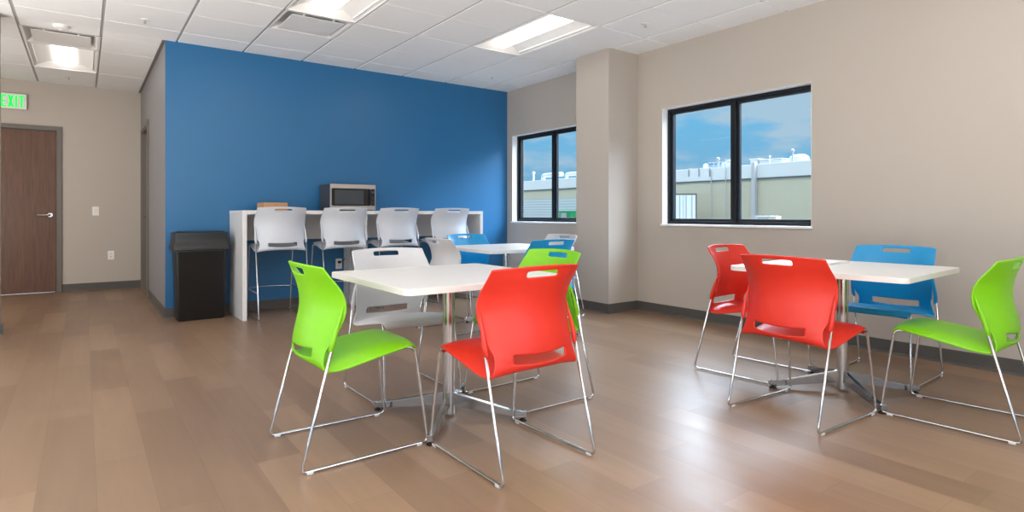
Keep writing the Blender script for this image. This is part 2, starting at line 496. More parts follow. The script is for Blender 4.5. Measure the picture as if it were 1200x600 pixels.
for ix in range(ix0, 9):
    for iy in range(-14, 9):
        xa, xb = TX0+ix*TS, TX0+(ix+1)*TS
        ya, yb = TY0+iy*TS, TY0+(iy+1)*TS
        if occupied((xa+xb)/2, (ya+yb)/2): continue
        g0 = GC if iy % 2 == 0 else GG
        g1 = GC if (iy+1) % 2 == 0 else GG
        x0_, x1_ = xa+GM, xb-GM; y0_, y1_ = ya+g0, yb-g1
        x0_ = max(x0_, X0); x1_ = min(x1_, XR); y0_ = max(y0_, Y0); y1_ = min(y1_, YL)
        if x1_-x0_ < .01 or y1_-y0_ < .01: continue
        if y1_ > YB and x1_ > XS:                   # clip around the blue wall block
            if y0_ >= YB: x1_ = min(x1_, XS-.02)
            elif x0_ >= XS: y1_ = YB
            else:
                box(bm, x0_, XS-.02, YB, y1_, HC, HC+.014); y1_ = YB
            if x1_-x0_ < .01: continue
        box(bm, x0_, x1_, y0_, y1_, HC, HC+.014, bev=.0022, seg=1)
nt_ = len(bm.faces)
box(bm, X0, XR, Y0, YL, HC+.30, HC+.34, mi=2)       # structural deck above
for ix in range(ix0, 9):                             # main tees
    x = TX0+ix*TS
    if x < X0 or x > XR: continue
    box(bm, x-.012, x+.012, Y0, YB if x > XS else YL, HC+.007, HC+.013, mi=3)
for iy in range(-14, 9):
    y = TY0+iy*TS
    if y < Y0 or y > YL: continue
    xe = XR if y < YB else XS
    if iy % 2 == 0:
        for ix in range(ix0, 9):
            xa, xb = TX0+ix*TS, TX0+(ix+1)*TS
            if occupied((xa+xb)/2, y-.1) and occupied((xa+xb)/2, y+.1): continue
            a, b = max(xa, X0)+.0125, min(xb, xe)-.0125
            if b > a: box(bm, a, b, y-.012, y+.012, HC+.007, HC+.013, mi=1)
# plenum sheet just above the tiles, with openings for fixtures
for ix in range(ix0, 9):
    for iy in range(-14, 9):
        xa, xb = TX0+ix*TS, TX0+(ix+1)*TS
        ya, yb = TY0+iy*TS, TY0+(iy+1)*TS
        if occupied((xa+xb)/2, (ya+yb)/2): continue
        xa, xb, ya, yb = max(xa, X0), min(xb, XR), max(ya, Y0), min(yb, YL)
        if xb > xa and yb > ya: box(bm, xa, xb, ya, yb, HC+.0135, HC+.0145, mi=1)
ceil = structure(obj('ceiling', bm, [M['tile'], M['tee'], M['deck'], M['tee2']], recalc=False), 'white suspended tile ceiling with a metal grid', 'ceiling')
# wall angles
bm = new()
box(bm, XS-.026, XS-.001, YB-.0, YL-.001, HC-.012, HC+.012)
structure(obj('trim_1', bm, M['frame']), 'dark wall angle along the top of the hallway side wall', 'trim')

def make_light(x, y, label, group='recessed ceiling lights'):
    t = empty('ceiling_light', label, 'ceiling light', (x+TS/2, y+TS, HC), 0, group)
    W, L = TS/2-.004, TS-.004
    b = new()   # housing pan
    z0, z1 = .004, .085
    box(b, -W, -W+.012, -L, L, z0-.006, z1); box(b, W-.012, W, -L, L, z0-.006, z1)
    box(b, -W+.012, W-.012, -L, -L+.012, z0-.006, z1); box(b, -W+.012, W-.012, L-.012, L, z0-.006, z1)
    box(b, -W, W, -L, L, z1, z1+.01)
    obj('housing', b, M['plas'], t)
    b = new()   # curved side reflectors + sloped ends
    n = 8
    for s in (-1, 1):
        pr_ = []
        for k in range(n+1):
            q = k/n
            pr_.append((s*(W-.013-(W-.013-.105)*q), .006+.062*math.sin(q*PI/2)))
        pts = pr_+[(p[0], p[1]+.004) for p in pr_[::-1]]
        prism(b, pts, 'y', -L+.013, L-.013)
    for s in (-1, 1):
        pts = [(s*(L-.013), .004), (s*(L-.07), .058), (s*(L-.07), .062), (s*(L-.013), .010)]
        prism(b, pts, 'x', -W+.013, W-.013)
    for s in (-1, 1):
        box(b, s*(W-.045)-.002, s*(W-.045)+.002, -L+.06, L-.06, .012, .035)
    obj('reflector', b, M['plas'], t, smooth=True)
    b = new()
    pr_ = [(.104*math.cos(PI*k/14), .062-.040*math.sin(PI*k/14)) for k in range(15)]
    tt = bmesh.new(); rings = []
    for yy, s in ((-L+.05, .62), (-L+.065, .90), (-L+.09, 1.0), (L-.09, 1.0), (L-.065, .90), (L-.05, .62)):
        rings.append([tt.verts.new((p[0]*s, yy, .064-(.064-p[1])*s)) for p in pr_])
    for a, c in zip(rings, rings[1:]):
        for k in range(14): tt.faces.new((a[k], a[k+1], c[k+1], c[k]))
    tt.faces.new(rings[0]); tt.faces.new(rings[-1][::-1])
    merge(b, tt)
    obj('diffuser', b, M['diff'], t, smooth=True)
    return t
L_LAB = ['recessed ceiling light with bright diffuser at the top edge, beside the air vent',
         'long recessed ceiling light near the pilaster, shown whole in the ceiling',
         'recessed ceiling light over the hallway at far left']
for i, (x, y) in enumerate(light_cells):
    make_light(x, y, L_LAB[i] if i < 3 else 'recessed ceiling light in the unseen part of the ceiling',
               'recessed ceiling lights' if i < 3 else 'recessed ceiling lights outside the picture')

def make_vent(x, y, label):
    t = empty('ceiling_vent', label, 'air vent', (x+TS/2, y+TS/2, HC), 0, 'plaque air vents')
    W = TS/2-.003
    b = new()
    # outer flange + sloped throat
    o_, i_ = W, W-.075
    for (z, a) in ():
        pass
    tt = bmesh.new()
    loops = []
    for a, z in ((W, -.001), (W-.022, -.001), (W-.03, .006), (W-.075, .055), (W-.075, .10)):
        loops.append([tt.verts.new((sx*a, sy*a, z)) for sx, sy in ((-1, -1), (1, -1), (1, 1), (-1, 1))])
    for A, B in zip(loops, loops[1:]):
        for k in range(4): tt.faces.new((A[k], A[(k+1) % 4], B[(k+1) % 4], B[k]))
    tt.faces.new(loops[-1])
    merge(b, tt)
    obj('frame', b, M['plas'], t, recalc=False)
    b = new(); box(b, -.228, .228, -.228, .228, -.006, .000, bev=.002)
    obj('face_plate', b, M['plas'], t)
    for sx in (-1, 1):
        for sy in (-1, 1):
            b = new(); box(b, sx*.13-.006, sx*.13+.006, sy*.232-.012, sy*.232+.012, 0, .055)
            obj('bracket', b, M['plas'], t)
make_vent(*vent_cells[0], 'square white ceiling air vent above the blue wall, beside the lamp')
make_vent(*vent_cells[1], 'square ceiling air vent next to the hallway lamp')
make_vent(*vent_cells[2], 'ceiling air vent cut off by the left edge of the photo')

def make_sprinkler(x, y, label):
    t = empty('fire_sprinkler', label, 'sprinkler', (x, y, HC), 0, 'ceiling sprinklers')
    b = new(); lathe(b, [(0, .0), (.036, .0), (.036, -.003), (.026, -.007), (.012, -.009), (0, -.009)])
    obj('escutcheon', b, M['plas'], t, smooth=True)
    b = new(); lathe(b, [(0, -.008), (.006, -.008), (.006, -.028), (.014, -.030), (.014, -.032), (0, -.032)], seg=16)
    obj('head', b, M['steel'], t, smooth=True)
make_sprinkler(4.08, 6.00, 'small sprinkler head in the ceiling near the far corner of the blue wall')
make_sprinkler(4.07, 3.53, 'small sprinkler head in the ceiling beside the pilaster')
make_sprinkler(0.435, 6.05, 'small sprinkler head in the ceiling left of the blue wall corner')
make_sprinkler(-0.15, 9.13, 'small sprinkler head in the ceiling behind the hallway lamp')
t = empty('smoke_detector', 'round white smoke detector on the ceiling in front of the hallway vent', 'smoke detector', (-0.165, 6.69, HC))
b = new(); lathe(b, [(0, 0), (.062, 0), (.062, -.012), (.055, -.026), (.03, -.036), (0, -.037)])
obj('body', b, M['plas'], t, smooth=True)
b = new(); lathe(b, [(0, -.034), (.014, -.034), (.012, -.042), (0, -.043)], seg=16)
obj('sensor', b, M['plate'], t, smooth=True)

# ------------------------------------------------------------------ windows
def make_window(name, y0, y1, label):
    z0, z1 = WZ
    root = bpy.data.objects.new(name, None); C.objects.link(root); root.location = (XR, (y0+y1)/2, z0)
    root['kind'] = 'structure'; root['label'] = label; root['category'] = 'window'
    h = (y1-y0)/2; H = z1-z0
    xa, xb = .085, .165
    b = new()
    def ring(b, yl, yr, zb, zt, wdt, x0_, x1_, bev=.002):
        box(b, x0_, x1_, yl, yl+wdt, zb, zt, bev=bev); box(b, x0_, x1_, yr-wdt, yr, zb, zt, bev=bev)
        box(b, x0_, x1_, yl+wdt, yr-wdt, zb, zb+wdt, bev=bev); box(b, x0_, x1_, yl+wdt, yr-wdt, zt-wdt, zt, bev=bev)
    ring(b, -h, h, 0.006, H, .030, xa, xb)
    ring(b, -h+.004, h-.004, 0.010, H-.004, .040, xa+.05, xb)
    box(b, xa, xb, -.022, .022, .036, H-.030, bev=.002)
    obj('window_frame', b, M['black'], root)
    for s, dx in ((-1, .022), (1, .022)):
        b = new()
        yl, yr = (-h+.030, -.022) if s < 0 else (.022, h-.030)
        ring(b, yl, yr, .036, H-.030, .026, xa+dx, xa+dx+.030)
        sash = obj('sash', b, M['blacksash'], root)
        b = new(); box(b, xa+dx+.013, xa+dx+.017, yl+.020, yr-.020, .056, H-.050)
        obj('pane', b, M['glass'], sash)
    b = new(); box(b, -.020, xa+.002, -h-.012+.0, h+.012, -.015, 0.006, bev=.003)
    box(b, -.0005, xa, -h-.0, -h+.001, 0, .001)
    obj('window_sill', b, M['whitewood'], root)
    b = new()   # reveal lining, window light on the return put in as white
    box(b, .0, xa, -h, -h+.003, .006, H-.003); box(b, .0, xa, h-.003, h, .006, H-.003); box(b, .0, xa, -h, h, H-.003, H)
    obj('reveal', b, M['whitewood'], root)
make_window('window_1', *W1, 'large black framed window on the near right wall')
make_window('window_2', *W2, 'black framed window between the blue wall and the pilaster')

# ------------------------------------------------------------------ doors
def make_door():
    root = bpy.data.objects.new('door_1', None); C.objects.link(root); root.location = (-0.742, YL, 0)
    root['kind'] = 'structure'; root['label'] = 'brown wood door in a grey metal frame under the exit sign'; root['category'] = 'door'
    w2 = .456; H = 2.108
    b = new()
    for s in (-1, 1): 
        xx = sorted((s*w2, s*(w2+.055)))
        box(b, xx[0], xx[1], -.022, .03, 0, H+.055, bev=.002)
        xx = sorted((s*w2, s*(w2-.014)))
        box(b, xx[0], xx[1], .045, .10, 0, H, bev=.001)
        xx = sorted((s*w2, s*(w2+.02)))
        box(b, xx[0], xx[1], .03, .14, 0, H+.02)
    box(b, -w2, w2, -.022, .03, H, H+.055, bev=.002)
    box(b, -w2, w2, .03, .14, H, H+.02)
    obj('door_frame', b, M['frame'], root)
    b = new(); box(b, -w2+.004, w2-.004, .012, .044, .008, H-.004, bev=.0015)
    leaf = obj('door_leaf', b, M['door'], root)
    b = new()
    hx, hz = w2-.065, 1.010
    tt = bmesh.new(); bmesh.ops.create_cone(tt, cap_ends=True, segments=24, radius1=.030, radius2=.027, depth=.012, matrix=Matrix.Translation((hx, .006, hz)) @ Matrix.Rotation(PI/2, 4, 'X')); merge(b, tt)
    tube(b, [(hx, .006, hz), (hx, -.05, hz)], .013, 12)
    tube(b, fillet([(hx, -.042, hz), (hx-.02, -.052, hz), (hx-.13, -.050, hz-.003)], .02), [.013]*8+[.011], 12)
    obj('door_handle', b, M['chrome'], root, smooth=True)
make_door()
# hallway side door
root = bpy.data.objects.new('door_2', None); C.objects.link(root); root.location = (XS, 8.91, 0)
root['kind'] = 'structure'; root['label'] = 'side door of the hallway seen edge on in a grey frame'; root['category'] = 'door'
b = new()
for s in (-1, 1):
    yy = sorted((s*.45, s*.505)); box(b, -.022, .02, yy[0], yy[1], 0, 2.185, bev=.002)
    yy = sorted((s*.43, s*.45)); box(b, -.01, .15, yy[0], yy[1], 0, 2.13)
box(b, -.022, .02, -.45, .45, 2.13, 2.185, bev=.002); box(b, -.01, .15, -.43, .43, 2.11, 2.13)
obj('door_frame', b, M['frame'], root)
b = new(); box(b, .05, .09, -.43, .43, .005, 2.108); obj('door_leaf', b, M['door'], root)
b = new(); tube(b, [(.05, .36, 1.0), (.005, .36, 1.0), (.0, .35, 1.0), (.0, .26, 1.0)], .009, 10); obj('door_handle', b, M['chrome'], root, smooth=True)

# ------------------------------------------------------------------ exit sign
t = empty('exit_sign', 'lit green EXIT sign on the wall above the brown door', 'exit sign', (-0.742, YL, 2.35))
b = new(); box(b, -.157, .157, -.045, 0, 0, .192, bev=.004); obj('housing', b, M['plas'], t)
b = new()
def bar(x0, x1, z0, z1): box(b, x0, x1, -.048, -.044, z0, z1)
zb, zt, th = .018, .170, .022
lx = -.094; wl = .055; gp = .012
x = lx; bar(x, x+th, zb, zt); bar(x+th, x+wl, zt-th*.9, zt); bar(x+th, x+wl, zb, zb+th*.9); bar(x+th, x+wl-.006, (zb+zt)/2-th*.45, (zb+zt)/2+th*.45)
x = lx+wl+gp-.002; wx = .062
for sgn in (1, -1):
    xa, xb_ = (x, x+wx-th*1.15) if sgn > 0 else (x+wx-th*1.15, x)
    prism(b, [(xa, zb), (xa+th*1.15, zb), (xb_+th*1.15, zt), (xb_, zt)], 'y', -.048, -.044)
x = lx+wl+wx+gp*2-.004; bar(x, x+th, zb, zt)
x = x+th+gp; bar(x, x+wl+.006, zt-th*.9, zt); bar(x+(wl+.006)/2-th/2, x+(wl+.006)/2+th/2, zb, zt-th*.9)
obj('lettering', b, M['exit'], t)
b = new(); tube(b, [(-.03, -.03, 0), (-.03, -.03, -.004)], .005, 10); obj('indicator_lamp', b, M['redled'], t)

# ------------------------------------------------------------------ wall plates
def wall_plate(kind, loc, label, rot=0):
    t = empty(kind, label, 'light switch' if kind == 'light_switch' else 'wall socket', loc, rot)
    b = new(); prism(b, rrect(-.036, .036, -.059, .059, .004, 3), 'y', -.006, 0)
    obj('cover_plate', b, M['plate'], t)
    if kind == 'light_switch':
        b = new(); box(b, -.016, .016, -.009, -.006, -.033, .033, bev=.001); obj('rocker', b, M['plas'], t)
    else:
        for dz in (-.02, .02):
            b = new()
            prism(b, rrect(-.016, .016, dz-.014, dz+.014, .006, 3), 'y', -.0075, -.006)
            rc = obj('receptacle', b, M['plas'], t)
            b = new()
            box(b, -.008, -.0055, -.0082, -.0070, dz-.002, dz+.007); box(b, .0055, .008, -.0082, -.0070, dz-.002, dz+.006)
            box(b, -.002, .002, -.0082, -.0070, dz-.009, dz-.005)
            obj('socket_slots', b, M['slot'], rc)
    return t
wall_plate('light_switch', (0.130, YL, 1.062), 'white light switch on the hallway end wall right of the door')
wall_plate('wall_socket', (0.301, YL, 0.460), 'white wall socket low on the hallway end wall under the switch')
wall_plate('wall_socket', (2.382, YB, 0.448), 'white wall socket on the blue wall under the counter with a black plug')
t = empty('power_plug', 'black plug with its cord in the socket on the blue wall', 'plug', (2.382, YB-.0085, 0.468))
b = new(); box(b, -.016, .016, -.030, 0, -.014, .014, bev=.004); obj('plug_body', b, M['rub'], t)
b = new(); tube(b, fillet([(0, -.028, 0), (.012, -.045, .006), (.05, -.04, .03), (.10, -.02, .20), (.10, -.012, .55)], .02), .0035, 8)
obj('cord', b, M['rub'], t, smooth=True)

# ------------------------------------------------------------------ bar counter
t = empty('bar_counter', 'long white bar height counter standing against the blue wall', 'counter', (2.59, YB, 0))
ZC = 1.058; cx0, cx1 = 1.222-2.59, 3.965-2.59; cy0, cy1 = 6.022-YB, -.002
b = new(); box(b, cx0, cx1, cy0, cy1, ZC-.038, ZC, bev=.0015); obj('countertop', b, M['ctr'], t)
for nm, xa in (('end_panel', cx0), ('end_panel', cx1-.040), ('middle_panel', 2.455-2.59-.02)):
    b = new(); box(b, xa, xa+.040, cy0+.0005 if nm == 'end_panel' else cy0+.01, -.012 if nm != 'end_panel' else -.012, 0, ZC-.0385, bev=.001)
    obj(nm, b, M['ctr'], t)
b = new(); box(b, cx0+.0405, 2.455-2.59-.0205, -.045, -.020, .745, ZC-.0385); box(b, 2.455-2.59+.0205, cx1-.0405, -.045, -.020, .745, ZC-.0385)
obj('modesty_panel', b, M['ctr'], t)

# ------------------------------------------------------------------ things on the counter
t = empty('microwave', 'stainless steel microwave with black door standing on the bar counter', 'microwave', (2.405, 6.25, ZC))
W2_, D_, H_ = .258, .36, .292
b = new(); box(b, -W2_, W2_, .022, D_, .012, H_, bev=.003); obj('case', b, M['mwdark'], t)
b = new(); prism(b, rrect(-W2_, W2_, .012, H_, .006, 3), 'y', .0, .022); fas = obj('front_panel', b, M['steel'], t)
b = new(); prism(b, rrect(-W2_+.012, W2_-.112+.055, .056, H_-.046, .014, 4), 'y', -.008, .0); dr = obj('door', b, M['mwglass'], t)
b = new(); prism(b, rrect(-W2_+.045, W2_-.145, .074, H_-.064, .006, 3), 'y', -.0095, -.008); obj('window', b, M['mwwin'], dr)
b = new(); prism(b, rrect(W2_-.055, W2_-.010, .056, H_-.046, .008, 4), 'y', -.006, .0); cp = obj('control_panel', b, M['mwglass'], t)
b = new()
for r_ in range(5):
    for c_ in range(3):
        box(b, W2_-.050+c_*.013, W2_-.041+c_*.013, -.0068, -.006, .062+r_*.021, .072+r_*.021)
obj('buttons', b, M['mwwin'], cp)
b = new(); box(b, W2_-.050, W2_-.016, -.0066, -.006, .195, .218); obj('display', b, M['mwwin'], cp)
b = new(); tube(b, fillet([(W2_-.075, -.008, .06), (W2_-.075, -.030, .07), (W2_-.075, -.030, H_-.06), (W2_-.075, -.008, H_-.05)], .01), .006, 10)
obj('door_handle', b, M['mwglass'], dr, smooth=True)
for sx in (-1, 1):
    for yy in (.05, D_-.04):
        b = new(); lathe(b, [(0, 0), (.012, 0), (.010, .0125), (0, .0125)], (sx*(W2_-.04), yy, 0), 16); obj('foot', b, M['rub'], t, smooth=True)

t = empty('cardboard_box', 'flat brown cardboard box on the left end of the bar counter', 'box', (1.587, 6.26, ZC), 0)
b = new(); box(b, -.118, .118, 0, .28, 0, .082, bev=.0015); obj('carton', b, M['card'], t)
b = new(); box(b, -.118, .118, .1385, .1415, .0815, .083); obj('flap_seam', b, M['rust'], t)

# ------------------------------------------------------------------ trash can
t = empty('trash_can', 'tall slim black trash can with a swing lid beside the counter', 'trash can', (0.922, 6.335, 0))
b = new()
tt = bmesh.new(); rings = []
def rr_ring(tt, hw, y0, y1, z, r=.03):
    return [tt.verts.new((p[0], p[1], z)) for p in rrect(-hw, hw, y0, y1, r, 5)]
for hw, y0, y1, z in ((.198, .010, .250, .0), (.207, .002, .256, .012), (.224, -.006, .268, .655), (.230, -.010, .272, .660), (.230, -.010, .272, .680), (.222, -.004, .266, .684), (.205, .012, .25, .60)):
    rings.append(rr_ring(tt, hw, y0, y1, z))
tt.faces.new(rings[0][::-1])
for A, B in zip(rings, rings[1:]):
    for k in range(len(A)): tt.faces.new((A[k], A[(k+1) % len(A)], B[(k+1) % len(A)], B[k]))
tt.faces.new(rings[-1])
merge(b, tt)
body = obj('body', b, M['bin'], t, smooth=True)
b = new()
arc = [(-.205+.41*k/16, .0, .50-.30*(k/16)**2.2*.55+.01) for k in range(17)]
tube(b, [(p[0], -.0035+.0125*(1-(p[2])/.655)*.62, p[2]) for p in arc], .0035, 6)
obj('moulded_arc', b, M['bin'], body, smooth=True)
b = new(); tt = bmesh.new(); rings = []
for hw, y0, y1, z in ((.232, -.012, .274, .672), (.250, -.028, .288, .678), (.250, -.028, .288, .716), (.240, -.018, .280, .735), (.232, -.010, .272, .800), (.234, -.012, .274, .832), (.232, -.010, .272, .842), (.220, .0, .26, .846)):
    rings.append(rr_ring(tt, hw, y0, y1, z, .025))
tt.faces.new(rings[0][::-1])
for A, B in zip(rings, rings[1:]):
    for k in range(len(A)): tt.faces.new((A[k], A[(k+1) % len(A)], B[(k+1) % len(A)], B[k]))
tt.faces.new(rings[-1])
merge(b, tt)
lid = obj('lid', b, M['bin'], t, smooth=True)
b = new(); box(b, -.200, .200, .02, .24, .846, .853, bev=.003); obj('swing_flap', b, M['bin'], lid)

# ------------------------------------------------------------------ chair shell
def catmull(P, n):
    out = []
    for i in range(len(P)-1):
        p0 = P[max(i-1, 0)]; p1 = P[i]; p2 = P[i+1]; p3 = P[min(i+2, len(P)-1)]
        for k in range(n):
            t = k/n
            out.append([0.5*(2*b_+(c_-a_)*t+(2*a_-5*b_+4*c_-d_)*t*t+(3*b_-a_-3*c_+d_)*t**3) for a_, b_, c_, d_ in zip(p0, p1, p2, p3)])
    out.append(list(P[-1])); return out
# y, z, half width, edge forward, edge drop
ST = [
 (.242, .414, .196, -.018, .006),
 (.250, .430, .206, -.020, .008),
 (.240, .445, .212, -.020, .010),
 (.205, .453, .217, -.006, .012),
 (.130, .453, .224, .0, .024),
 (.050, .445, .228, .0, .030),
 (-.030, .433, .231, .0, .034),
 (-.100, .420, .232, .0, .034),
 (-.155, .408, .231, .004, .024),
 (-.192, .403, .226, .012, .010),
 (-.213, .410, .215, .030, -.010),
 (-.222, .426, .208, .046, -.022),   # slot starts
 (-.226, .444, .207, .056, -.020),
 (-.226, .464, .209, .064, -.014),   # slot ends
 (-.222, .500, .218, .076, .0),
 (-.212, .550, .228, .090, .0),
 (-.201, .600, .236, .100, .0),
 (-.197, .650, .240, .100, .0),
 (-.202, .700, .240, .090, .0),
 (-.214, .745, .236, .074, .004),
 (-.223, .772, .2335, .062, .006),    # handle starts
 (-.230, .797, .231, .053, .008),    # handle ends
 (-.236, .818, .229, .046, .010),
]
def shell_bm():
    rows = catmull(ST, 3)
    us = [-1, -.975, -.93, -.87, -.8, -.72, -.64, -.58, -.50, -.42, -.345, -.25, -.17, -.085, 0]
    us = us + [-u for u in us[-2::-1]]
    bm = bmesh.new(); grid = []
    for (y, z, hw, ef, ed) in rows:
        line = []
        for u in us:
            a = abs(u)
            back = z > .47 and y < -.15
            p = 2.3
            yy = y + ef*a**p
            zz = z - ed*(a**6 if y > -.16 else a**2)
            line.append(bm.verts.new((hw*u, yy, zz)))
        grid.append(line)
    i_s0, i_s1, i_h0, i_h1 = 11*3, 13*3, 20*3, 21*3
    fs = []
    for i in range(len(rows)-1):
        for j in range(len(us)-1):
            um = (us[j]+us[j+1])/2
            if i_s0 <= i < i_s1 and abs(um) < .64: continue
            if i_h0 <= i < i_h1 and abs(um) < .345: continue
            f = bm.faces.new((grid[i][j], grid[i][j+1], grid[i+1][j+1], grid[i+1][j])); f.material_index = 1 if i >= i_s0 else 0
    return bm
def shell_meshes():
    bm = shell_bm()
    bmesh.ops.recalc_face_normals(bm, faces=bm.faces)
    bmesh.ops.delete(bm, geom=[v for v in bm.verts if not v.link_faces], context='VERTS')
    me = bpy.data.meshes.new('shell'); bm.to_mesh(me); bm.free(); me.materials.append(M['green']); me.materials.append(M['red'])
    o = bpy.data.objects.new('shell', me); C.objects.link(o)
    s = o.modifiers.new('s', 'SOLIDIFY'); s.thickness = .009; s.offset = 0; s.use_even_offset = True
    d = o.modifiers.new('d', 'SUBSURF'); d.levels = 1; d.render_levels = 1
    dg = bpy.context.evaluated_depsgraph_get()
    full = bpy.data.meshes.new_from_object(o.evaluated_get(dg))
    bpy.data.objects.remove(o)
    out = []
    for which in ('seat', 'backrest'):
        b = bmesh.new(); b.from_mesh(full)
        kill = [f for f in b.faces if (f.material_index == 1) != (which == 'backrest')]
        bmesh.ops.delete(b, geom=kill, context='FACES')
        for f in b.faces: f.material_index = 0
        m = bpy.data.meshes.new(which); b.to_mesh(m); b.free()
        for p in m.polygons: p.use_smooth = True
        out.append(m)
    return out
SEAT_ME, BACK_ME = shell_meshes()
SOCK = []
for sx in (-1, 1):     # leg sockets growing out of the back edge
    b = new()
    tube(b, [(sx*.230, -.163, .462), (sx*.2345, -.160, .475), (sx*.2365, -.153, .505), (sx*.2355, -.140, .55), (sx*.2335, -.122, .60), (sx*.232, -.108, .645)], [.005, .0105, .0115, .0095, .0065, .002], 12)
    me = bpy.data.meshes.new('leg_socket'); b.to_mesh(me); b.free()
    for p in me.polygons: p.use_smooth = True
    SOCK.append(me)
def coloured(me, material, name):
    m = me.copy(); m.name = name
    m.materials.clear(); m.materials.append(material); return m
RB = .0063
def side_frame(sx, dz=0, yr=-.28, yf=.278, xr=.2405, xf=.232, sy=0):
    b = new()
    pts = [(sx*.2375, -.148+sy, .515+dz), (sx*xr, yr, RB+.004), (sx*xf, yf, RB+.004), (sx*.214, .222+sy, .434+dz), (sx*.196, .12+sy, .4405-.004+dz), (sx*.190, -.11+sy, .404+dz)]
    tube(b, fillet(pts, [.022, .022, .03, .05], 6), RB, 10)
    return b
def glide_bm(sx, y, x):
    b = new(); box(b, sx*x-.008, sx*x+.008, y-.014, y+.014, 0, .0125, bev=.003); return b
SF = {}
for sx in (-1, 1):
    b = side_frame(sx); me = bpy.data.meshes.new('side_frame'); b.to_mesh(me); b.free(); me.materials.append(M['chrome'])
    for p in me.polygons: p.use_smooth = True
    SF[sx] = me
GL = []
for sx in (-1, 1):
    for (y, x) in ((-.245, .2400), (.235, .2325)):
        b = glide_bm(sx, y, x); me = bpy.data.meshes.new('glide'); b.to_mesh(me); b.free(); me.materials.append(M['glide']); GL.append(me)
def cross_meshes(sy, dz):
    out = []
    for (hx, y, z) in ((.200, .13, .4355), (.191, -.09, .4065)):
        b = new(); tube(b, [(-hx, y+sy, z+dz), (hx, y+sy, z+dz)], RB, 8)
        me = bpy.data.meshes.new('cross_bar'); b.to_mesh(me); b.free(); me.materials.append(M['chrome'])
        for p in me.polygons: p.use_smooth = True
        out.append(me)
    return out
CB = cross_meshes(0, 0)
def link(name, me, parent, loc=(0, 0, 0)):
    o = bpy.data.objects.new(name, me); C.objects.link(o); o.parent = parent; o.location = loc; return o
SEATS = {k: (coloured(SEAT_ME, M[k], 'seat'), coloured(BACK_ME, M[k], 'backrest'), [coloured(q, M[k], 'leg_socket') for q in SOCK]) for k in ('green', 'red', 'grey', 'cyan', 'sgrey')}
def chair(colour, x, y, deg, label, group):
    t = empty('stacking_chair', label, 'chair', (x, y, 0), R(deg), group)
    link('seat', SEATS[colour][0], t); bk = link('backrest', SEATS[colour][1], t)
    for q in SEATS[colour][2]: link('leg_socket', q, bk)
    for sx in (-1, 1): link('side_frame', SF[sx], t)
    for q in CB: link('cross_bar', q, t)
    for g in GL: link('glide', g, t)
    return t
G1, G2, G3 = 'chairs around the near left table', 'chairs around the far table', 'chairs around the right table'
chair('green', 0.963, 2.565, -90, 'lime green plastic chair at the left side of the near left table', G1)
chair('red', 1.486, 2.050, 1.5, 'red plastic chair with its back to the camera at the near left table', G1)
chair('grey', 1.490, 3.115, 180, 'light grey plastic chair facing the camera across the near left table', G1)
chair('green', 2.016, 2.603, 90, 'lime green plastic chair mostly hidden behind the near red chair', G1)
chair('grey', 2.670, 4.480, -90, 'light grey plastic chair turned sideways at the left of the far table', G2)
chair('cyan', 3.205, 4.995, 180, 'light blue plastic chair facing the camera behind the far table', G2)
chair('cyan', 3.130, 3.880, 0, 'blue plastic chair in front of the far table, showing above a green chair', G2)
chair('grey', 3.770, 4.540, 90, 'pale grey plastic chair at the right end of the far table by the pilaster', G2)
chair('red', 3.012, 1.564, -93, 'red plastic chair nearest the camera at the left side of the right table', G3)
chair('red', 3.520, 2.149, 183.8, 'red plastic chair behind the other red one, beside the right table', G3)
chair('cyan', 4.100, 1.605, 93, 'bright blue plastic chair between the right table and the wall', G3)
chair('green', 3.552, 1.044, 3.6, 'lime green plastic chair at the right edge of the photo', G3)

# ------------------------------------------------------------------ tables
TH = .720
def make_table(x, y, rz, label, half=.457, leg_rot=0):
    t = empty('cafe_table', label, 'table', (x, y, 0), rz, 'square white cafe tables')
    b = new(); prism(b, rrect(-half, half, -half, half, .045, 8), 'z', TH-.028, TH, bev=.002)
    obj('tabletop', b, M['lam'], t)
    b = new(); lathe(b, [(0, .012), (.031, .012), (.031, TH-.030), (0, TH-.030)], seg=40)
    obj('post', b, M['chrome'], t, smooth=True)
    b = new()
    box(b, -.14, .14, -.14, .14, TH-.034, TH-.0285, bev=.001)
    for a in (45, 135):
        tt = bmesh.new(); merge(tt, bmesh.new())
        box(tt, -.24, .24, -.016, .016, TH-.050, TH-.034, bev=.002)
        merge(b, tt, 0, Matrix.Rotation(R(a), 4, 'Z'))
    obj('top_bracket', b, M['rub'], t)
    for a in (48, 132, 228, 312):
        b = new(); tt = bmesh.new()
        # blade: side profile in (r, z) with taper, extruded in width
        prof = [(.020, .052), (.020, .124), (.045, .114), (.30, .056), (.385, .044), (.392, .048), (.405, .048), (.405, .018), (.365, .016), (.28, .024)]
        prism(tt, prof, 'y', -.012, .012, bev=.002)
        for v in tt.verts:      # wider at the base edge, slim along the top
            k = (v.co.z-.016)/.11
            v.co.y *= (1.25-.5*max(0, min(1, k)))
        merge(b, tt, 0, Matrix.Rotation(R(a), 4, 'Z'))
        leg = obj('leg', b, M['alu'], t)
        b = new(); cxx, cyy = .385*math.cos(R(a)), .385*math.sin(R(a))
        lathe(b, [(0, 0), (.019, 0), (.019, .006), (.010, .011), (.006, .018), (0, .018)], (cxx, cyy, 0), 20)
        obj('foot_glide', b, M['rub'], leg, smooth=True)
    return t
make_table(1.500, 2.595, 0, 'square white table in the foreground left of centre, ringed by green, red and grey chairs')
make_table(3.170, 4.420, R(-1.5), 'square white table furthest from the camera, near the blue wall')
make_table(3.550, 1.605, R(3.5), 'square white table at right, between two red chairs, a green and a blue one')

